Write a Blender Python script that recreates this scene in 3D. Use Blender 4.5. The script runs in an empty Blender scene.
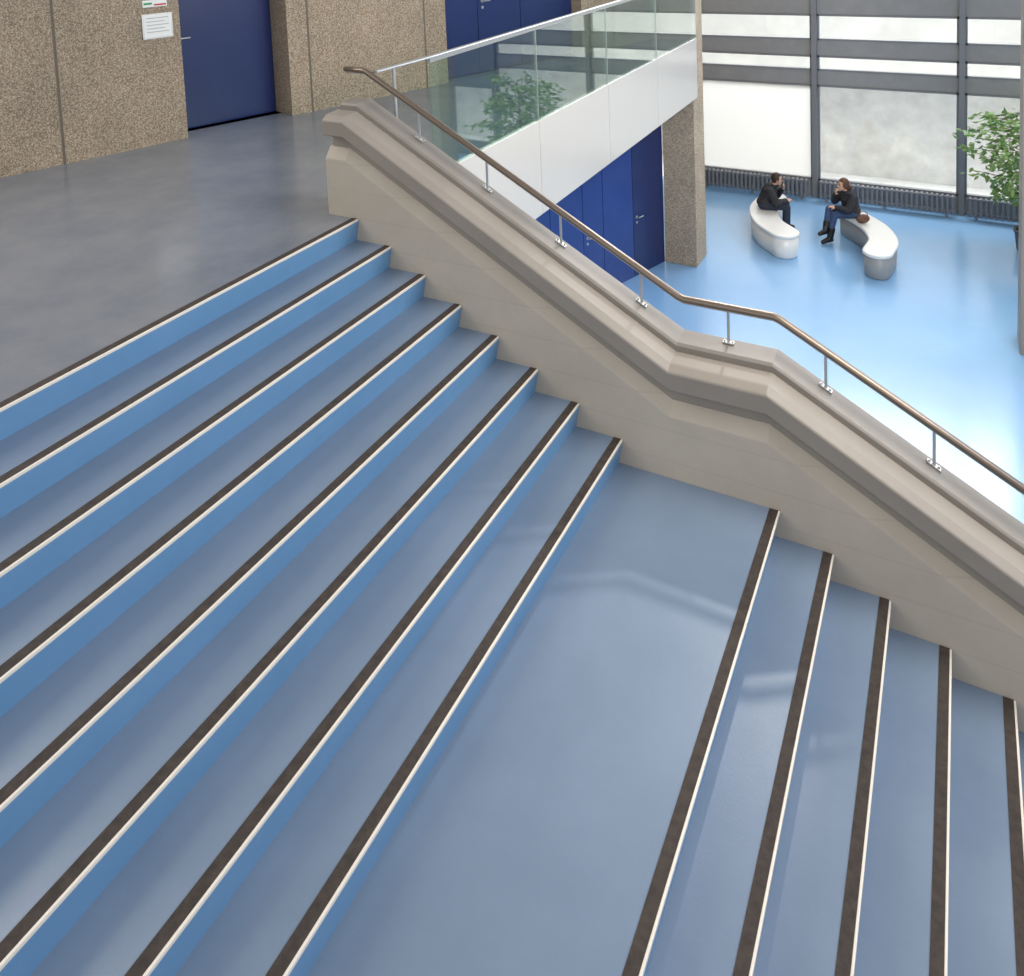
import bpy, bmesh, math, random
from mathutils import Vector, Matrix
random.seed(7)
SC=bpy.context.scene; COL=SC.collection
try:
    SC.view_settings.view_transform='Standard'
except Exception: pass
# ---------------------------------------------------------------- helpers
def lin(c):
    return tuple(((x/255)/12.92 if x/255<=.04045 else ((x/255+.055)/1.055)**2.4) for x in c)+(1,)
def newmat(name):
    m=bpy.data.materials.new(name); m.use_nodes=True
    nt=m.node_tree; b=nt.nodes['Principled BSDF']; return m,nt,b
def noise(nt,scale,detail=4,rough=.6,coord='Object',sc=(1,1,1)):
    tc=nt.nodes.new('ShaderNodeTexCoord'); mp=nt.nodes.new('ShaderNodeMapping'); mp.inputs['Scale'].default_value=sc
    n=nt.nodes.new('ShaderNodeTexNoise'); n.inputs['Scale'].default_value=scale; n.inputs['Detail'].default_value=detail; n.inputs['Roughness'].default_value=rough
    nt.links.new(tc.outputs[coord],mp.inputs[0]); nt.links.new(mp.outputs[0],n.inputs['Vector']); return n
def ramp(nt,src,stops):
    r=nt.nodes.new('ShaderNodeValToRGB'); e=r.color_ramp.elements
    while len(e)<len(stops): e.new(.5)
    for i,(p,c) in enumerate(stops): e[i].position=p; e[i].color=c
    nt.links.new(src,r.inputs[0]); return r
def mat(name,c,rough=.5,c2=None,scale=3,metal=0,bump=0,bscale=60,spec=.5,lo=.35,hi=.65,coat=0,sc=(1,1,1)):
    m,nt,b=newmat(name)
    b.inputs['Base Color'].default_value=lin(c); b.inputs['Roughness'].default_value=rough; b.inputs['Metallic'].default_value=metal
    b.inputs['Specular IOR Level'].default_value=spec; b.inputs['Coat Weight'].default_value=coat; b.inputs['Coat Roughness'].default_value=.15
    if c2:
        n=noise(nt,scale,5,.65,sc=sc); r=ramp(nt,n.outputs['Fac'],[(lo,lin(c)),(hi,lin(c2))]); nt.links.new(r.outputs[0],b.inputs['Base Color'])
    if bump:
        n=noise(nt,bscale,3); bp=nt.nodes.new('ShaderNodeBump'); bp.inputs['Strength'].default_value=bump; bp.inputs['Distance'].default_value=.004
        nt.links.new(n.outputs['Fac'],bp.inputs['Height']); nt.links.new(bp.outputs[0],b.inputs['Normal'])
    return m
def aggregate(name,g=1.0):
    m,nt,b=newmat(name); tc=nt.nodes.new('ShaderNodeTexCoord')
    v=nt.nodes.new('ShaderNodeTexVoronoi'); v.inputs['Scale'].default_value=86; v.inputs['Randomness'].default_value=1
    nt.links.new(tc.outputs['Object'],v.inputs['Vector'])
    sep=nt.nodes.new('ShaderNodeSeparateColor'); nt.links.new(v.outputs['Color'],sep.inputs[0])
    k=lambda c: lin(tuple(min(250,x*g) for x in c))
    r=ramp(nt,sep.outputs[0],[(0,k((142,124,106))),(.3,k((162,144,123))),(.6,k((178,162,141))),(.85,k((194,182,163))),(1,k((142,133,122)))])
    d=ramp(nt,v.outputs['Distance'],[(.35,(1,1,1,1)),(.75,(.62,.57,.51,1))])
    mx=nt.nodes.new('ShaderNodeMix'); mx.data_type='RGBA'; mx.blend_type='MULTIPLY'; mx.inputs[0].default_value=1
    nt.links.new(r.outputs[0],mx.inputs[6]); nt.links.new(d.outputs[0],mx.inputs[7])
    n=noise(nt,1.3,3); r2=ramp(nt,n.outputs['Fac'],[(.35,(.85,.85,.85,1)),(.7,(1.08,1.06,1.03,1))])
    m2=nt.nodes.new('ShaderNodeMix'); m2.data_type='RGBA'; m2.blend_type='MULTIPLY'; m2.inputs[0].default_value=1
    nt.links.new(mx.outputs[2],m2.inputs[6]); nt.links.new(r2.outputs[0],m2.inputs[7]); nt.links.new(m2.outputs[2],b.inputs['Base Color'])
    bp=nt.nodes.new('ShaderNodeBump'); bp.invert=True; bp.inputs['Strength'].default_value=.5; bp.inputs['Distance'].default_value=.006
    nt.links.new(v.outputs['Distance'],bp.inputs['Height']); nt.links.new(bp.outputs[0],b.inputs['Normal'])
    b.inputs['Roughness'].default_value=.8; return m
def boardmarked(name):
    m,nt,b=newmat(name)
    n=noise(nt,1.5,5,.65); r=ramp(nt,n.outputs['Fac'],[(.35,lin((174,165,152))),(.65,lin((184,175,161)))])
    tc=nt.nodes.new('ShaderNodeTexCoord'); w=nt.nodes.new('ShaderNodeTexWave'); w.wave_type='BANDS'; w.bands_direction='Z'; w.wave_profile='SAW'
    w.inputs['Scale'].default_value=1.6; w.inputs['Distortion'].default_value=.0
    nt.links.new(tc.outputs['Object'],w.inputs['Vector'])
    rr=ramp(nt,w.outputs['Fac'],[(0,(.84,.83,.82,1)),(.06,(1,1,1,1))])
    mx=nt.nodes.new('ShaderNodeMix'); mx.data_type='RGBA'; mx.blend_type='MULTIPLY'; mx.inputs[0].default_value=.6
    nt.links.new(r.outputs[0],mx.inputs[6]); nt.links.new(rr.outputs[0],mx.inputs[7]); nt.links.new(mx.outputs[2],b.inputs['Base Color'])
    b.inputs['Roughness'].default_value=.65; return m
def glassmat(name,tint,base=.05,gain=.8,powr=3):
    m=bpy.data.materials.new(name); m.use_nodes=True; nt=m.node_tree; nt.nodes.clear()
    o=nt.nodes.new('ShaderNodeOutputMaterial'); t=nt.nodes.new('ShaderNodeBsdfTransparent'); t.inputs[0].default_value=tint
    g=nt.nodes.new('ShaderNodeBsdfGlossy'); g.inputs['Roughness'].default_value=.01; g.inputs['Color'].default_value=(1,1,1,1)
    f=nt.nodes.new('ShaderNodeLayerWeight'); f.inputs[0].default_value=.5
    p=nt.nodes.new('ShaderNodeMath'); p.operation='POWER'; p.inputs[1].default_value=powr; nt.links.new(f.outputs['Facing'],p.inputs[0])
    q=nt.nodes.new('ShaderNodeMath'); q.operation='MULTIPLY_ADD'; q.inputs[1].default_value=gain; q.inputs[2].default_value=base; q.use_clamp=True
    nt.links.new(p.outputs[0],q.inputs[0]); mx=nt.nodes.new('ShaderNodeMixShader')
    nt.links.new(q.outputs[0],mx.inputs[0]); nt.links.new(t.outputs[0],mx.inputs[1]); nt.links.new(g.outputs[0],mx.inputs[2]); nt.links.new(mx.outputs[0],o.inputs[0]); return m
def frosted(name):
    m=bpy.data.materials.new(name); m.use_nodes=True; nt=m.node_tree; nt.nodes.clear()
    o=nt.nodes.new('ShaderNodeOutputMaterial'); t=nt.nodes.new('ShaderNodeBsdfTranslucent'); t.inputs[0].default_value=(.74,.74,.72,1)
    g=nt.nodes.new('ShaderNodeBsdfTransparent'); mx=nt.nodes.new('ShaderNodeMixShader'); mx.inputs[0].default_value=.4
    nt.links.new(t.outputs[0],mx.inputs[1]); nt.links.new(g.outputs[0],mx.inputs[2]); nt.links.new(mx.outputs[0],o.inputs[0]); return m
M={}
M['lino']=mat('blue_grey_linoleum',(110,127,148),.30,(119,135,156),1.2,bump=.12,bscale=140,spec=.6)
M['riser']=mat('cool_lit_riser_linoleum',(98,142,182),.36,(106,148,188),2,bump=.08,spec=.5)  # stair linoleum with the cool side light put into its blue
M['upper']=mat('grey_worn_linoleum',(112,119,130),.18,(128,132,139),1.8,bump=.1,bscale=90,spec=.8)
M['lower']=mat('lit_blue_linoleum',(136,184,228),.27,(143,189,232),.8,bump=.05,bscale=30,spec=.9,coat=.6)  # same linoleum, strong window light put into the base colour
M['strip']=mat('dark_brown_grip',(48,40,36),.75,(66,56,49),25,bump=.4,bscale=300)
M['edge']=mat('cream_nosing',(226,217,205),.5)
M['plaster']=boardmarked('board_marked_concrete')
M['band']=mat('taupe_painted_concrete',(140,132,123),.5,(146,138,129),2,bump=.1,bscale=40)
M['recess']=mat('shadow_recess_concrete',(144,136,126),.6)
M['coping']=mat('grey_coping',(126,120,113),.45,(132,126,119),2,bump=.08,bscale=40)
M['agg']=aggregate('exposed_aggregate'); M['agglit']=aggregate('lit_exposed_aggregate',1.13)  # second one: same aggregate, brightened in colour for the lit column
M['seam']=mat('joint_filler',(104,94,82),.8)
M['blue']=mat('dark_blue_lacquer',(28,42,90),.35,(31,46,96),1.5,coat=.2)
M['bluelit']=mat('lit_blue_lacquer',(34,60,126),.35,(38,66,134),1.5,coat=.2)  # door lacquer with the brighter hall light put into its colour
M['gap']=mat('black_gap',(12,14,26),.8)
M['steel']=mat('brushed_steel',(200,200,198),.38,metal=.85)
M['rail']=mat('bronze_brown_rail',(122,109,97),.3,metal=.6)
M['white']=mat('white_enamel_panel',(208,202,194),.22,coat=.4)
M['bench']=mat('white_moulded_plastic',(240,238,232),.3,coat=.3)
M['benchshade']=mat('shaded_bench_side',(150,152,154),.4)  # shade on the white bench side, painted as grey
M['frame']=mat('dark_grey_window_metal',(132,133,136),.45)
M['spandrel']=mat('grey_spandrel',(146,145,144),.5,(154,153,152),3)
M['radiator']=mat('grey_radiator',(122,124,130),.45)
M['glass']=glassmat('green_tinted_glass',(.84,.965,.92,1),.05,1.4,3)
M['pane']=glassmat('clear_pane',(.96,.97,.97,1),.04,.6,4)
M['frosted']=frosted('frosted_pane')
M['court']=mat('pale_courtyard_wall',(225,225,222),.9,(240,240,236),.9,bump=.2,bscale=12)
M['plinth']=mat('weathered_courtyard_concrete',(222,218,210),.9,(250,247,240),2.6,bump=.2,bscale=12,lo=.3,hi=.7)
M['ground']=mat('pale_courtyard_ground',(210,210,206),.9,(230,230,226),.9)
M['paper']=mat('white_paper',(226,226,222),.6)
M['green']=mat('green_print',(50,140,90),.5); M['red']=mat('red_print',(180,50,45),.5); M['ink']=mat('grey_print',(150,150,152),.6)
M['leaf']=mat('fresh_green_leaf',(96,138,68),.4,(156,184,112),14); M['bark']=mat('brown_bark',(120,104,84),.8)
M['pot']=mat('dark_grey_pot',(70,72,76),.5); M['soil']=mat('dark_soil',(50,40,32),.9)
M['skin']=mat('skin',(212,166,140),.5); M['black']=mat('black_jacket_cloth',(34,34,38),.75,(54,54,60),14,bump=.6,bscale=25)
M['jeans']=mat('blue_jeans',(50,68,104),.8,(70,90,126),30); M['darkjeans']=mat('dark_trousers',(40,46,62),.8,(54,62,78),30)
M['hair']=mat('dark_brown_hair',(48,34,26),.5,(66,46,34),40); M['hair2']=mat('chestnut_hair',(84,52,36),.5,(104,68,46),40)
M['boot']=mat('black_leather',(24,23,24),.35); M['bag']=mat('brown_leather',(92,62,48),.5,(110,76,58),20)
M['eye']=mat('dark_eye',(20,18,16),.2); M['lip']=mat('lip',(160,96,86),.5)

def box(bm,x0,x1,y0,y1,z0,z1,mi=0):
    v=[bm.verts.new((x,y,z)) for z in (z0,z1) for (x,y) in ((x0,y0),(x1,y0),(x1,y1),(x0,y1))]
    fs=[bm.faces.new([v[i] for i in f]) for f in ((3,2,1,0),(4,5,6,7),(0,1,5,4),(1,2,6,5),(2,3,7,6),(3,0,4,7))]
    for f in fs: f.material_index=mi
    return fs
def prism(bm,pts,z0,z1,mi=0):
    n=len(pts); a=[bm.verts.new((p[0],p[1],z0)) for p in pts]; b=[bm.verts.new((p[0],p[1],z1)) for p in pts]
    fs=[bm.faces.new(a[::-1]),bm.faces.new(b)]+[bm.faces.new((a[i],a[(i+1)%n],b[(i+1)%n],b[i])) for i in range(n)]
    for f in fs: f.material_index=mi
    bmesh.ops.recalc_face_normals(bm,faces=fs); return fs
def cyl(bm,p0,p1,r0,r1=None,seg=16):
    p0=Vector(p0);p1=Vector(p1); d=p1-p0; r1=r0 if r1 is None else r1
    q=d.to_track_quat('Z','Y').to_matrix().to_4x4()
    bmesh.ops.create_cone(bm,cap_ends=True,segments=seg,radius1=r0,radius2=r1,depth=d.length,matrix=Matrix.Translation((p0+p1)/2)@q)
def ball(bm,c,r,s=(1,1,1),rot=None,sub=2):
    mtx=Matrix.Translation(Vector(c))@(rot or Matrix.Identity(4))@Matrix.Diagonal((s[0],s[1],s[2],1))
    bmesh.ops.create_icosphere(bm,subdivisions=sub,radius=r,matrix=mtx)
def chain(bm,pts,rs):
    for i in range(len(pts)):
        ball(bm,pts[i],rs[i])
        if i: cyl(bm,pts[i-1],pts[i],rs[i-1],rs[i],12)
def sweep(bm,pts,a,b,seg=14,mi=0):
    pts=[Vector(p) for p in pts]; rings=[]
    for i,p in enumerate(pts):
        t=((pts[i]-pts[i-1]).normalized() if i else Vector())+((pts[i+1]-pts[i]).normalized() if i<len(pts)-1 else Vector()); t.normalize()
        k=1.0
        if 0<i<len(pts)-1: k=1/max(.5,(pts[i]-pts[i-1]).normalized().dot(t))
        side=t.cross(Vector((0,0,1))).normalized(); up=side.cross(t)
        rings.append([bm.verts.new(p+side*a*math.cos(2*math.pi*j/seg)+up*b*k*math.sin(2*math.pi*j/seg)) for j in range(seg)])
    for i in range(len(rings)-1):
        for j in range(seg): bm.faces.new((rings[i][j],rings[i][(j+1)%seg],rings[i+1][(j+1)%seg],rings[i+1][j]))
    bm.faces.new(rings[0][::-1]); bm.faces.new(rings[-1])
def obj(name,bm,mats,parent=None,smooth=False,bevel=0,loc=None,kind=None,sub=0,seg=2):
    bmesh.ops.recalc_face_normals(bm,faces=bm.faces[:])
    me=bpy.data.meshes.new(name); bm.to_mesh(me); bm.free()
    for m in (mats if isinstance(mats,(list,tuple)) else [mats]): me.materials.append(M[m] if isinstance(m,str) else m)
    if smooth:
        for p in me.polygons: p.use_smooth=True
    o=bpy.data.objects.new(name,me); COL.objects.link(o)
    if parent: o.parent=parent
    if loc: o.location=loc
    if bevel:
        b=o.modifiers.new('bevel','BEVEL'); b.width=bevel; b.segments=seg; b.limit_method='ANGLE'
    if sub:
        s=o.modifiers.new('sub','SUBSURF'); s.levels=sub; s.render_levels=sub
    if kind: o['kind']=kind
    return o
def B(): return bmesh.new()
def thing(name,label,cat,loc=(0,0,0),rz=0,group=None,kind=None):
    o=bpy.data.objects.new(name,None); COL.objects.link(o); o.location=loc; o.rotation_euler=(0,0,rz); o.empty_display_size=.1
    tag(o,label,cat,group,kind); return o
def tag(o,label,cat,group=None,kind=None):
    if label: o['label']=label
    if cat: o['category']=cat
    if group: o['group']=group
    if kind: o['kind']=kind
    return o
# ---------------------------------------------------------------- constants
R_,T_,L_=.16,.2856,.9407
H=-3.9
def X(k): return k*T_ if k<8 else 7*T_+L_+(k-8)*T_
YB=-7.5
# ---------------------------------------------------------------- floors
# upper floor (with slab) : polygon bounded by x=0 edge and the oblique wall
P0=Vector((-3.72,-.46)); DW=Vector((.316,.949)); NW=Vector((-.949,.316))
def W(s,d=0): p=P0+DW*s+NW*d; return (p.x,p.y)
bm=B(); prism(bm,[(-.03,YB),(-.03,8.78),(-.7,8.78),W(9.8,.6),W(-9,.6),(-9,YB)],-.93,0)
obj('floor',bm,'upper',kind='structure')
tag(bpy.data.objects['floor'],'worn grey linoleum floor of the upper level','floor')
bm=B(); box(bm,-9,12,YB,13.3,H-.3,H); o=obj('floor',bm,'lower',kind='structure'); tag(o,'glossy brightly lit blue linoleum floor of the lower hall','floor')
# fascia of slab
bm=B()
ys=[.46,.98,2.92,4.84,6.72,8.74]
for i in range(len(ys)-1): box(bm,-.03,.03,ys[i]+.004,ys[i+1]-.004,-.95,.04)
o=obj('trim_1',bm,'white',kind='structure',bevel=.003); tag(o,'white enamel fascia band below the glass balustrade','trim')
# ---------------------------------------------------------------- staircase
st=thing('staircase','wide blue linoleum staircase with brown and cream striped step edges','staircase')
def strips(k,parent,ya=YB,yb=-.005):
    x=X(k); z=-k*R_
    b1=B(); box(b1,x-.053,x-.006,ya,yb,z-.002,z+.004); obj('grip_strip',b1,'strip',parent)
    b2=B(); box(b2,x-.006,x+.005,ya,yb,z-.012,z+.004); obj('nosing_edge',b2,'edge',parent,bevel=.003)
for k in range(0,24):
    b=B(); z=-k*R_
    x1=X(k); x0=X(k-1)-.03 if k else -.07
    # undercut riser: slants back .026 at its foot
    prof=[(x0,z+(.0007 if k==0 else 0)),(x1,z+(.0007 if k==0 else 0)),(x1,z-.022),(x1-.026,z-R_-.001),(x1-.026,max(z-.45,H-.01)),(x0,max(z-.45,H-.01))]
    fr=[b.verts.new((p[0],YB,p[1])) for p in prof]; bk=[b.verts.new((p[0],-.001,p[1])) for p in prof]
    b.faces.new(fr); b.faces.new(bk[::-1]); n=len(prof)
    for i in range(n):
        f=b.faces.new((fr[i],fr[(i+1)%n],bk[(i+1)%n],bk[i])); f.material_index=1 if i in (1,2,3) else 0
    o=obj('landing' if k==8 else 'step',b,['upper' if k==0 else 'lino','riser'],st)
    strips(k,o)
# ---------------------------------------------------------------- parapet
PATH=[(-.28,.05),(-.09,.05),(2.31,-1.265),(2.88,-1.265),(7.70,-3.91)]
def zl(x):
    for (a,za),(b,zb) in zip(PATH,PATH[1:]):
        if x<=b: return za+(zb-za)*(x-a)/(b-a)
    return PATH[-1][1]
def extr(name,prof,mt,parent,bevel=.008,dx=0,seg=3):
    b=B(); rings=[]
    for i,(x,z) in enumerate(PATH):
        rings.append([b.verts.new((x+(dx if i==0 else 0),y,max(z+h,H))) for y,h in prof])
    n=len(prof)
    for a,c in zip(rings,rings[1:]):
        for j in range(n): b.faces.new((a[j],a[(j+1)%n],c[(j+1)%n],c[j]))
    b.faces.new(rings[0]); b.faces.new(rings[-1][::-1])
    return obj(name,b,mt,parent,bevel=bevel,seg=seg)
pa=thing('stair_parapet','stepped beige and taupe concrete parapet beside the staircase','parapet')
extr('lower_wall',[(0,-.75),(0,.375),(.06,.455),(.32,.455),(.32,-.75)],'plaster',pa,.006)
extr('recess',[(.06,.45),(.06,.60),(.31,.60),(.31,.45)],'recess',pa,0,.03)
extr('band',[(-.02,.55),(-.02,.665),(.03,.70),(.31,.718),(.31,.55)],'band',pa,.01,seg=4)
extr('coping',[(.16,.70),(.16,.745),(.175,.76),(.333,.768),(.34,.76),(.34,.69),(.312,.69),(.312,.70)],'coping',pa,.005,.03)
# ---------------------------------------------------------------- handrail
YR=.28
hr=thing('handrail','bronze brown stair handrail on short steel posts along the parapet','handrail')
RH=.993
pts=[(-.275,YR,.05+RH),(-.12,YR,.05+RH),(-.08,YR,.043+RH)]+[(2.29,YR,zl(2.29)+RH),(2.325,YR,zl(2.325)+RH),(2.865,YR,zl(2.865)+RH),(2.90,YR,zl(2.90)+RH),(7.6,YR,zl(7.6)+RH)]
b=B(); sweep(b,pts,.026,.021); obj('rail',b,'rail',hr,smooth=True)
b=B(); sweep(b,[(p[0],p[1],p[2]-.023) for p in pts],.012,.006,8); obj('rail_underbar',b,'steel',hr)
xs=[.385,.94,1.495,2.05,2.6,3.155,3.71,4.265,4.82,5.375,5.93,6.485,7.04]
YP=.28
for x in xs:
    z0=zl(x)+.768; z1=zl(x)+RH-.025
    b=B(); cyl(b,(x,YP,z0+.004),(x,YR,z1),.0085); po=obj('post',b,'steel',hr,smooth=False)
    dzx=(zl(x+.03)-zl(x-.03))/.06
    for s in (-1,1):
        xx=x+s*.024; b=B(); cyl(b,(xx,YP,z0+dzx*s*.024+.004),(xx,YP,z0+dzx*s*.024+.018),.006,seg=10)
        obj('anchor_bolt',b,'steel',po)
    b=B(); v=[]
    for (dx,dy) in ((-.034,-.016),(.034,-.016),(.034,.016),(-.034,.016)): v.append((x+dx,YP+dy,z0+dzx*dx))
    lo=[b.verts.new(p) for p in v]; up=[b.verts.new((p[0],p[1],p[2]+.008)) for p in v]
    b.faces.new(lo[::-1]); b.faces.new(up)
    for i in range(4): b.faces.new((lo[i],lo[(i+1)%4],up[(i+1)%4],up[i]))
    obj('base_plate',b,'steel',po)
# ---------------------------------------------------------------- glass balustrade
gb=thing('glass_balustrade','green tinted glass balustrade with steel top rail above white fascia','balustrade',(0,0,0))
for i in range(1,len(ys)-1):
    b=B(); box(b,.008,.022,ys[i]+.006,ys[i+1]-.006,.0,.985); obj('glass_panel',b,'glass',gb)
b=B(); sweep(b,[(-.02,YR+.03,1.03),(.0,.7,1.03),(.015,1.0,1.03),(.015,8.76,1.03)],.026,.012); obj('top_rail',b,'steel',gb)
b=B(); box(b,.0,.03,.98,8.74,.985,1.02); obj('glass_channel',b,'steel',gb)
for y in (.52,8.70):
    b=B(); cyl(b,(.0,y,.0),(.0,y,1.02),.014); obj('post',b,'steel',gb)
for y in ys[2:-1]:
    b=B(); box(b,.004,.026,y-.004,y+.004,.0,.985); obj('joint',b,'steel',gb)
# ---------------------------------------------------------------- oblique wall with doors
def wprism(b,s0,s1,d0,d1,z0,z1,mi=0): prism(b,[W(s0,d0),W(s1,d0),W(s1,d1),W(s0,d1)],z0,z1,mi)
ZT=2.6
DH=2.15
b=B()
solid=[(-9,1.72),(2.92,5.2),(7.85,9.9)]
for s0,s1 in solid: wprism(b,s0,s1,0,.6,0,ZT)
wprism(b,1.72,2.92,0,.6,DH,ZT); wprism(b,5.2,7.85,0,.6,DH,ZT)
o=obj('wall_left',b,'agg',kind='structure'); tag(o,'exposed aggregate concrete wall of the upper level','wall')
b=B()
for s in (-1.3,.54,3.18,4.85,8.6): wprism(b,s-.012,s+.012,-.002,.05,0.001,ZT-.001)
o=obj('trim_2',b,'seam',kind='structure'); tag(o,'narrow joints in the aggregate wall','trim')
def lever(parent,s,d,z,dirn=1):
    b=B(); p=W(s,d); q=W(s,d-.05); e=W(s+dirn*.11,d-.05)
    cyl(b,(p[0],p[1],z),(q[0],q[1],z),.010,seg=10); cyl(b,(q[0],q[1],z),(e[0],e[1],z),.009,seg=10)
    ball(b,(q[0],q[1],z),.012,sub=1)
    pp=W(s,d-.008); cyl(b,(p[0],p[1],z),(pp[0],pp[1],z),.026)
    obj('door_handle',b,'steel',parent)
    b=B(); p2=W(s,d); pp=W(s,d-.008); cyl(b,(p2[0],p2[1],z-.09),(pp[0],pp[1],z-.09),.022)
    obj('door_lock',b,'steel',parent)
nd=[0]
def door(s0,s1,d,z0,z1,handle=None,dirn=1,label='',mt='blue'):
    nd[0]+=1
    b=B(); wprism(b,s0+.005,s1-.005,d,d+.05,z0+.004,z1)
    o=obj('door_%d'%nd[0],b,mt,kind='structure',bevel=.003); tag(o,label,'door')
    if handle is not None: lever(o,handle,d,z0+1.0,dirn)
    return o
door(1.72,2.92,.38,0,DH,1.84,1,'single dark blue door recessed in the aggregate wall')
door(5.2,5.93,.2,0,DH,None,1,'narrow dark blue leaf left of the upper double door')
door(5.93,6.75,.2,0,DH,6.02,1,'middle dark blue leaf of the upper door set')
door(6.75,7.85,.2,0,DH,None,1,'right dark blue leaf of the upper door set')
# lower level wall
b=B(); wprism(b,-2,9.82,.06,.5,H,-.93); o=obj('wall_lower',b,'gap',kind='structure'); tag(o,'dark backing wall behind the lower blue doors','wall')
ss=[3.3,4.05,4.8,5.55,6.3,7.0,7.72,8.2,8.95,9.78]
for i in range(len(ss)-1):
    door(ss[i],ss[i+1],0,H,-1.0,(ss[i]+.09 if i in(8,6) else None),1,'dark blue full height door leaf of the lower hall','blue' if i==8 else 'bluelit')  # light falling off along the row is set by leaf colour
# signs
def wplate(b,s0,s1,z0,z1,d0,d1,mi=0): wprism(b,s0,s1,d0,d1,z0,z1,mi)
no=thing('notice_frame','framed white paper notice on the aggregate wall left of the door','notice',W(1.49,0)+(1.2,)); 
def rel(o,parent): o.location=-Vector(parent.location)
b=B(); wplate(b,1.34,1.64,1.08,1.33,-.015,0); o=obj('frame',b,'steel',no); rel(o,no)
b=B(); wplate(b,1.355,1.625,1.095,1.315,-.018,-.012); o=obj('paper',b,'paper',no); rel(o,no)
b=B()
for j in range(5): wplate(b,1.38,1.60-.04*(j%2),1.285-.035*j,1.291-.035*j,-.0195,-.017)
o=obj('printed_lines',b,'ink',no); rel(o,no)
no=thing('room_sign','small white sign with green and red marks above the notice','sign',W(1.49,0)+(1.42,))
b=B(); wplate(b,1.36,1.60,1.40,1.47,-.012,0); o=obj('plate',b,'paper',no); rel(o,no)
b=B(); wplate(b,1.37,1.45,1.425,1.445,-.015,-.011); o=obj('green_stripe',b,'green',no); rel(o,no)
b=B(); wplate(b,1.47,1.59,1.412,1.428,-.015,-.011); o=obj('red_stripe',b,'red',no); rel(o,no)
# column
b=B(); box(b,-.61,-.06,8.8,9.4,H,ZT); o=obj('column',b,'agglit',kind='structure',bevel=.01); tag(o,'square exposed aggregate column at the end of the balustrade','column')
b=B(); box(b,4.52,5.1,7.83,8.4,H,ZT); o=obj('column',b,'band',kind='structure',bevel=.01); tag(o,'grey concrete column at the right edge of the hall','column')
b=B(); prism(b,[(-.55,9.4),(-1.4,13.2),(-1.6,13.2),(-.8,9.4)],H,ZT); o=obj('wall_back',b,'agg',kind='structure'); tag(o,'aggregate wall between column and window front','wall')
# ---------------------------------------------------------------- window front
YW=13.2
mx=[-1.25,1.2,3.84,6.4,9.0,12]
for i in range(5):
    glassz=[(-3.55,-1.55),(-1.25,-.94),(-.62,-.09),(.35,2.3)]
    if i==3: glassz=[(-3.55,-2.1),(.35,2.3)]
    w=thing('window_%d'%(i+1),'tall window bay of the lower hall','window',kind='structure')
    x0,x1=mx[i]+.05,mx[i+1]-.05
    b=B(); prev=H
    for (a,c) in glassz+[(ZT,ZT)]:
        box(b,x0,x1,YW,YW+.1,prev,a); prev=c
    obj('spandrel',b,'frame' if i==3 else 'spandrel',w,bevel=.004)
    for (a,c) in glassz:
        b=B(); 
        for (p,q,r,s) in ((x0,x1,a,a+.035),(x0,x1,c-.035,c),(x0,x0+.04,a,c),(x1-.04,x1,a,c)): box(b,p,q,YW-.02,YW+.08,r,s)
        f=obj('window_frame',b,'frame',w)
        b=B(); box(b,x0,x1,YW+.03,YW+.04,a,c); obj('pane',b,'frosted' if (i==0 and a<-3) else 'pane',f)
for i in range(6):
    b=B(); box(b,mx[i]-.05,mx[i]+.05,YW-.12,YW+.12,H,ZT); o=obj('trim_%d'%(i+3),b,'frame',kind='structure'); tag(o,'dark window mullion','trim')
# radiators
rl=['grey finned radiator under the window nearest the column','grey finned radiator under the window behind the seated woman','grey finned radiator behind the potted tree']
for i in range(3):
    x0,x1=mx[i]+.1,mx[i+1]-.1
    t=thing('radiator',rl[i],'radiator',((x0+x1)/2,YW-.28,H),group='radiators along the window front')
    hw=(x1-x0)/2; b=B(); n=int((x1-x0)/.085)
    for j in range(n):
        x=-hw+(j+.5)*(x1-x0)/n; box(b,x-.022,x+.022,-.06,.06,.07,.42)
    obj('fins',b,'radiator',t,bevel=.006)
    for z in (.11,.38):
        b=B(); cyl(b,(-hw,0,z),(hw,0,z),.028); obj('pipe',b,'radiator',t)
    for x in (-hw+.15,0,hw-.15):
        b=B(); box(b,x-.02,x+.02,-.05,.05,0,.08); obj('foot',b,'radiator',t)
# courtyard
b=B(); box(b,-14,22,YW+.3,24,H-.4,H-.25); o=obj('ground',b,'ground',kind='structure'); tag(o,'pale courtyard ground outside the windows','ground')
b=B(); box(b,-14,22,19.5,19.9,H-.25,4); o=obj('wall_courtyard',b,'court',kind='structure'); tag(o,'pale courtyard wall outside the windows','wall')
b=B(); box(b,-14,22,15.7,15.9,H-.25,-1.88); o=obj('wall_garden',b,'plinth',kind='structure'); tag(o,'weathered low concrete wall of the courtyard','wall')
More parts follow.
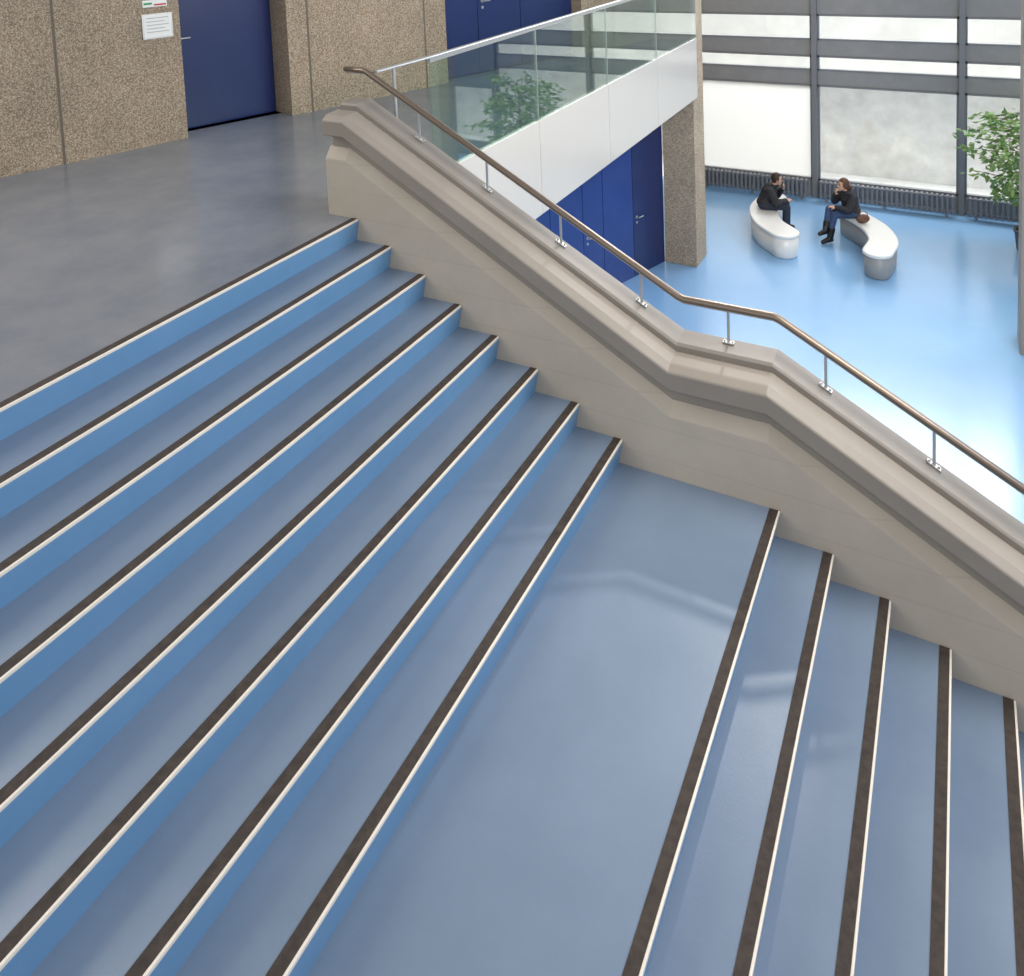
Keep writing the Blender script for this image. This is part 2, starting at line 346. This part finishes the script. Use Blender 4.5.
# ---------------------------------------------------------------- benches
def catmull(P,n=14):
    P=[Vector(p) for p in P]; P=[2*P[0]-P[1]]+P+[2*P[-1]-P[-2]]; out=[]
    for i in range(1,len(P)-2):
        for j in range(n):
            t=j/n; a,b_,c,d=P[i-1:i+3]
            out.append(.5*((2*b_)+(c-a)*t+(2*a-5*b_+4*c-d)*t*t+(3*b_-a-3*c+d)*t**3))
    out.append(P[-2]); return out
def bench(pts,w,label):
    c=catmull([(p[0],p[1],0) for p in pts]); base=Vector((pts[1][0],pts[1][1],0))
    t=thing('curved_bench',label,'bench',(base.x,base.y,H),group='curved benches in the lower hall')
    c=[p-base for p in c]
    def outline(hw):
        L,Rr=[],[]
        for i,p in enumerate(c):
            d=(c[min(i+1,len(c)-1)]-c[max(i-1,0)]).normalized(); n=Vector((-d.y,d.x,0)); L.append(p+n*hw); Rr.append(p-n*hw)
        def cap(p,d):
            a0=math.atan2(d.y,d.x); return [p+Vector((math.cos(a0+a),math.sin(a0+a),0))*hw for a in [math.pi/2-math.pi*j/20 for j in range(1,20)]]
        d1=(c[-1]-c[-2]).normalized(); d0=(c[0]-c[1]).normalized()
        return L+cap(c[-1],d1)+Rr[::-1]+cap(c[0],d0)
    hw=w/2
    def loft(lv,name,mt):
        b=B(); rings=[[b.verts.new((p.x,p.y,z)) for p in outline(h)] for h,z in lv]; n=len(rings[0])
        for a,d in zip(rings,rings[1:]):
            for j in range(n): f=b.faces.new((a[j],a[(j+1)%n],d[(j+1)%n],d[j])); f.smooth=True
        b.faces.new(rings[0][::-1]); b.faces.new(rings[-1]); return obj(name,b,mt,t)
    loft([(hw-.05,0),(hw-.03,.03),(hw-.015,.36)],'base',('bench' if 'left' in label else 'benchshade'))
    loft([(hw-.01,.36),(hw,.37),(hw,.405),(hw-.006,.414),(hw-.02,.419),(hw-.04,.42)],'seat','bench')
    return t
bench([(1.16,9.92),(.80,10.35),(.60,10.95),(.64,11.65)],.5,'white curved bench on the left carrying the seated man')
bench([(2.66,9.66),(2.70,10.2),(2.50,10.78),(2.10,11.3)],.46,'white curved bench with painted shade on its side carrying the seated woman')
# ---------------------------------------------------------------- people
def remesh(o,v=.007,sm=6):
    r=o.modifiers.new('remesh','REMESH'); r.mode='VOXEL'; r.voxel_size=v; r.use_smooth_shade=True
    s=o.modifiers.new('smooth','SMOOTH'); s.iterations=sm; s.factor=.5
def hand(b,w,d,up,side):
    """w wrist point, d direction of palm, up = back-of-hand normal"""
    d=Vector(d).normalized(); n=Vector(up).normalized(); s=d.cross(n).normalized()*side; w=Vector(w)
    for k in range(4):
        off=(k-1.5)*.021; root=w+d*.085+s*off
        chain(b,[w+d*.02+s*off*.7,root],[.015,.012])
        L=(.030,.036,.033,.025)[k]
        p1=root+d*L-n*.006; p2=p1+(d*.7-n*.7)*L*.7; p3=p2+(d*.2-n*.95)*L*.5
        chain(b,[root,p1,p2,p3],[.010,.0092,.0085,.0075])
    a=w+d*.025-s*.03; chain(b,[w+d*.015-s*.012,a,a+(d*.7-s*.6-n*.2)*.035,a+(d*.9-s*.5-n*.5)*.06],[.016,.014,.011,.009])
def person(label,loc,rz,J,jacket,legs,shoe,hairm,longhair,sc=.9):
    t=thing('person',label,'person',loc,rz); t.scale=(sc,sc,sc)
    V=Vector
    pel,ch,nk,hd=V(J['pelvis']),V(J['chest']),V(J['neck']),V(J['head'])
    b=B()
    chain(b,[pel,(pel+ch)/2,ch,nk+V((-.02,0,-.06))],[.115,.11,.12,.07]); ball(b,ch,.15,(.75,1.1,1))
    chain(b,[nk-V((.02,0,.06)),nk,hd-V((.01,0,.03))],[.055,.052,.05])
    Rh=Matrix.Rotation(J.get('nod',0),4,'Y')
    def hp(x,y,z): return hd+Rh@V((x,y,z))
    ball(b,hp(-.01,0,.02),.1,(.98,.78,1.08),Rh,3); ball(b,hp(.035,0,-.045),.062,(.95,.82,1.1),Rh,3)
    chain(b,[hp(.088,0,.015),hp(.112,0,-.018)],[.009,.014]); ball(b,hp(.08,0,-.062),.02,(1,1.4,.5),Rh); ball(b,hp(.07,0,-.098),.022,(1,1.2,.8),Rh)
    for s in (-1,1):
        ball(b,hp(-.005,s*.08,-.005),.028,(.6,.3,1),Rh); ball(b,hp(.075,s*.032,.035),.018,(.6,1.4,.5),Rh)
    for s,a in ((1,J['armL']),(-1,J['armR'])):
        chain(b,[V(a[0]),V(a[1]),V(a[2])],[.048,.038,.026])
        d=(V(a[3])-V(a[2])); hand(b,a[2],d,a[4],s)
    for s,l in ((1,J['legL']),(-1,J['legR'])):
        chain(b,[V(l[0]),V(l[1]),V(l[2])],[.085,.055,.036]); chain(b,[V(l[2]),V(l[2]).lerp(V(l[3]),.75)],[.032,.02])
    o=obj('body',b,'skin',t); remesh(o,.0075,4)
    # eyes, mouth
    for s in (-1,1):
        b=B(); ball(b,hp(.083,s*.031,.02),.011); obj('eye',b,'eye',t,smooth=True)
    b=B(); ball(b,hp(.098,0,-.06),.016,(.4,1.3,.35),Rh); obj('mouth',b,'lip',t,smooth=True)
    # bulky jacket
    b=B()
    chain(b,[pel+V((0,0,.02)),(pel+ch)/2,ch,nk+V((-.04,0,-.06))],[.15,.162,.165,.10]); ball(b,ch+V((-.01,0,0)),.185,(.85,1.15,1)); ball(b,pel+V((0,0,.03)),.16,(1.05,1.2,.7))
    for s,a in ((1,J['armL']),(-1,J['armR'])):
        sh,el,wr=V(a[0]),V(a[1]),V(a[2])
        chain(b,[ch+V((0,s*.08,.07)),sh,el,wr-(wr-el)*.06],[.095,.086,.074,.052])
        for f in (.25,.5,.75): ball(b,sh.lerp(el,f),.088-.010*f)
        for f in (.3,.6): ball(b,el.lerp(wr,f),.074-.016*f)
    for k in range(12):
        an=2*math.pi*k/12; ball(b,nk+V((-.03+.075*math.cos(an),.082*math.sin(an),-.015-.015*math.cos(an))),.036)
    ball(b,nk+V((-.12,0,-.05)),.085,(.75,1.3,.9))
    o=obj('jacket',b,jacket,t); remesh(o,.011,2)
    b=B()
    chain(b,[pel+V((-.02,-.06,-.01)),pel+V((-.02,.06,-.01))],[.12,.12])
    for l in (J['legL'],J['legR']):
        chain(b,[V(l[0]),V(l[1]),V(l[2])+V((0,0,.03))],[.098,.07,.052])
    o=obj('trousers',b,legs,t); remesh(o,.011,3)
    for l in (J['legL'],J['legR']):
        an,toe=V(l[2]),V(l[3]); d=(toe-an); d.z=0; d.normalize()
        b=B(); ball(b,an+V((0,0,-.01)),.058,(1,1,1.1)); chain(b,[an+d*-.03+V((0,0,-.035)),an+d*.06+V((0,0,-.03)),toe+V((0,0,.008))],[.05,.054,.042])
        if longhair: chain(b,[an,an+(V(l[1])-an)*.38],[.062,.072])
        o=obj('boot' if longhair else 'shoe',b,shoe,t); remesh(o,.010,2)
    b=B(); ball(b,hp(-.022,0,.036),.108,(1.0,.86,1.02),Rh,3)
    if longhair:
        ball(b,hp(-.07,0,-.03),.075,(.9,1.1,1.2),Rh); chain(b,[hp(-.10,0,-.02),hp(-.14,0,-.08),hp(-.13,0,-.17)],[.04,.04,.022])
        for s in (-1,1): chain(b,[hp(.02,s*.078,.05),hp(-.02,s*.085,-.04)],[.02,.02])
    else: ball(b,hp(-.05,0,-.03),.065,(.9,1.15,1),Rh)
    # keep face clear
    for v in list(b.verts):
        q=Rh.inverted()@(v.co-hd)
        if q.x>.045 and q.z<.07: v.co=hd+Rh@V((.03+ (q.x-.045)*.1,q.y,q.z))
    o=obj('hair',b,hairm,t); remesh(o,.008,2)
    return t
Jm=dict(pelvis=(0,0,.57),chest=(.10,0,.80),neck=(.19,0,.97),head=(.255,0,1.085),nod=.12,
 armL=[(.12,.20,.88),(.26,.26,.66),(.36,.10,.86),(.40,.04,.95),(1,.3,-.2)],
 armR=[(.12,-.20,.88),(.24,-.28,.66),(.42,-.12,.69),(.50,-.06,.70),(.1,-.2,1)],
 legL=[(.0,.10,.55),(.43,.13,.555),(.40,.13,.09),(.56,.15,.035)],
 legR=[(.0,-.10,.55),(.44,-.12,.55),(.45,-.12,.09),(.61,-.15,.035)])
person('seated man in black jacket with hand raised to his mouth, facing right',(.62,10.95,H),math.radians(12),Jm,'black','darkjeans','boot','hair',False)
Jw=dict(pelvis=(0,0,.57),chest=(.06,0,.82),neck=(.13,0,1.0),head=(.185,0,1.12),nod=.08,
 armL=[(.07,.19,.91),(.20,.26,.69),(.40,.14,.72),(.48,.08,.73),(.1,.2,1)],
 armR=[(.07,-.19,.91),(.24,-.24,.72),(.30,-.08,.92),(.31,-.03,1.01),(1,-.3,0)],
 legL=[(.0,.09,.55),(.42,.11,.56),(.52,.12,.10),(.68,.15,.035)],
 legR=[(.0,-.09,.55),(.46,-.03,.64),(.60,.10,.26),(.74,.14,.20)])
person('seated woman in black jacket and blue jeans, facing left with crossed legs',(2.12,11.1,H),math.radians(214),Jw,'black','jeans','boot','hair2',True)
# handbag on bench beside woman
hb=thing('handbag','brown leather handbag on the bench behind the seated woman','handbag',(2.33,10.80,H+.42),math.radians(35))
b=B(); ball(b,(0,0,.085),.11,(1.15,.55,.75),None,3); o=obj('pouch',b,'bag',hb); remesh(o,.01,2)
b=B(); sweep(b,[(.09*math.cos(a),0,.12+.10*math.sin(a)) for a in [math.pi*k/10 for k in range(11)]],.008,.008,8); obj('strap',b,'bag',hb,smooth=True)
# ---------------------------------------------------------------- potted tree
tx,ty=4.88,11.6
pt=thing('potted_tree','leafy green potted tree beside the window radiator','potted tree',(tx,ty,H))
b=B()
prof=[(.18,0),(.22,.04),(.25,.32),(.27,.36),(.27,.40),(.24,.40),(.23,.34)]
rings=[[b.verts.new((r*math.cos(2*math.pi*j/28),r*math.sin(2*math.pi*j/28),z)) for j in range(28)] for r,z in prof]
for a,c in zip(rings,rings[1:]):
    for j in range(28): b.faces.new((a[j],a[(j+1)%28],c[(j+1)%28],c[j]))
b.faces.new(rings[0][::-1]); obj('pot',b,'pot',pt,smooth=True)
b=B(); cyl(b,(0,0,.26),(0,0,.35),.232,.232,28); obj('soil',b,'soil',pt)
b=B(); lf=B()
def leaf(p,d,L):
    d=d.normalized(); s=d.cross(Vector((random.uniform(-1,1),random.uniform(-1,1),random.uniform(.2,1)))).normalized(); n=s.cross(d)
    q=[p,p+d*L*.35+s*L*.27-n*.1*L,p+d*L,p+d*L*.35-s*L*.27-n*.1*L,p+d*L*.5]
    v=[lf.verts.new(x) for x in q]
    lf.faces.new((v[0],v[1],v[4])); lf.faces.new((v[1],v[2],v[4])); lf.faces.new((v[2],v[3],v[4])); lf.faces.new((v[3],v[0],v[4]))
tr=[Vector((0,0,.34)),Vector((-.03,.02,.8)),Vector((-.02,-.02,1.3)),Vector((.03,0,1.8)),Vector((.0,0,2.2))]
for p,q,r0,r1 in zip(tr,tr[1:],(.035,.03,.024,.016),(.03,.024,.016,.008)): cyl(b,p,q,r0,r1,10)
for k in range(70):
    z=.7+1.5*(k/70.)
    i=min(3,max(0,int((z-.36)/.46))); base=tr[i].lerp(tr[i+1],.5); base=Vector((base.x,base.y,z))
    an=k*2.4; rad=random.uniform(.6,1.2)*(1.0-.35*abs((z-1.4)/.9)**2)
    e=base+Vector((math.cos(an)*rad,math.sin(an)*rad,random.uniform(.0,.42)))
    mid=base.lerp(e,.5)+Vector((0,0,.08)); cyl(b,base,mid,.008,.006,6); cyl(b,mid,e,.006,.003,6)
    for m in range(22):
        u=random.uniform(.3,1.08); pp=(base.lerp(mid,u*2) if u<.5 else mid.lerp(e,(u-.5)*2))+Vector([random.gauss(0,.05) for _ in range(3)])
        leaf(pp,Vector((math.cos(an)+random.gauss(0,.8),math.sin(an)+random.gauss(0,.8),random.gauss(-.35,.4))),random.uniform(.11,.17))
obj('trunk',b,'bark',pt,smooth=True); obj('foliage',lf,'leaf',pt)
# ---------------------------------------------------------------- light
w=bpy.data.worlds.new('World'); SC.world=w; w.use_nodes=True; nt=w.node_tree; bg=nt.nodes['Background']
tc=nt.nodes.new('ShaderNodeTexCoord'); sp=nt.nodes.new('ShaderNodeSeparateXYZ'); nt.links.new(tc.outputs['Generated'],sp.inputs[0])
rp=nt.nodes.new('ShaderNodeValToRGB'); rp.color_ramp.elements[0].position=.2; rp.color_ramp.elements[0].color=(.66,.62,.56,1); rp.color_ramp.elements[1].position=.8; rp.color_ramp.elements[1].color=(.52,.65,.84,1)
mr=nt.nodes.new('ShaderNodeMapRange'); mr.inputs['From Min'].default_value=-1; nt.links.new(sp.outputs['X'],mr.inputs[0]); nt.links.new(mr.outputs[0],rp.inputs[0])
nt.links.new(rp.outputs[0],bg.inputs['Color']); bg.inputs['Strength'].default_value=.54
def area(loc,target,sx,sy,power,col):
    l=bpy.data.lights.new('area_light','AREA'); l.shape='RECTANGLE'; l.size=sx; l.size_y=sy; l.energy=power; l.color=col
    o=bpy.data.objects.new('area_light',l); COL.objects.link(o); o.location=loc
    o.rotation_euler=(Vector(target)-Vector(loc)).to_track_quat('-Z','Y').to_euler(); return o
area((4,15.5,4.2),(3,8,-3.9),16,5,1750,(.98,.98,1))
area((4,17.6,5),(4,19.5,0),16,3,700,(1,1,1))
area((10,3,4.5),(2,1,-1),8,5,260,(.82,.91,1))
area((-4.5,-3,5.2),(1.2,-2,-.8),5,5,330,(1,.94,.87))
area((3,-9,3.0),(2,0,-.8),8,4,200,(1,.96,.90))  # added fill from the camera side for the parapet faces
area((8,-6,3),(3.6,-2.5,-2),4,3,110,(1,.90,.78))  # added warm fill to neutralise the lower right flight
area((6,1,3.6),(-.3,9,-2.5),4,3,520,(1,.95,.88))  # added fill to brighten the column front
l=bpy.data.lights.new('sun_light','SUN'); l.energy=.12; l.angle=math.radians(6); l.color=(1,.97,.92)
o=bpy.data.objects.new('sun_light',l); COL.objects.link(o); o.location=(3,8,8); o.rotation_euler=(-Vector((.05,.76,.65))).to_track_quat('-Z','Y').to_euler()
l=bpy.data.lights.new('spot_light','SPOT'); l.energy=1900; l.spot_size=math.radians(11); l.spot_blend=1.0; l.shadow_soft_size=.19; l.color=(1,.97,.93)  # added lamp that makes the light patch on the landing
o=bpy.data.objects.new('spot_light',l); COL.objects.link(o); o.location=(2.2,8.5,6.9); o.rotation_euler=(Vector((2.25,-1.05,-1.28))-Vector(o.location)).to_track_quat('-Z','Y').to_euler()
# ---------------------------------------------------------------- camera
ya,pi_,ro=.5133,.0844,-.0423
F=Vector((-math.sin(ya)*math.cos(pi_),math.cos(ya)*math.cos(pi_),-math.sin(pi_)))
R0=Vector((math.cos(ya),math.sin(ya),0)); U0=R0.cross(F)
Rv=R0*math.cos(ro)+U0*math.sin(ro); Uv=-R0*math.sin(ro)+U0*math.cos(ro)
cd=bpy.data.cameras.new('camera'); co=bpy.data.objects.new('camera',cd); COL.objects.link(co)
mw=Matrix(((Rv.x,Uv.x,-F.x,3.8317),(Rv.y,Uv.y,-F.y,-4.5906),(Rv.z,Uv.z,-F.z,2.1462),(0,0,0,1)))
co.matrix_world=mw; cd.sensor_fit='HORIZONTAL'; cd.sensor_width=36; cd.lens=828.2443/1024*36
cd.shift_x=(512-497.3347)/1024; cd.shift_y=(-12.2259-488)/1024; cd.clip_end=200; cd.clip_start=.05
SC.camera=co
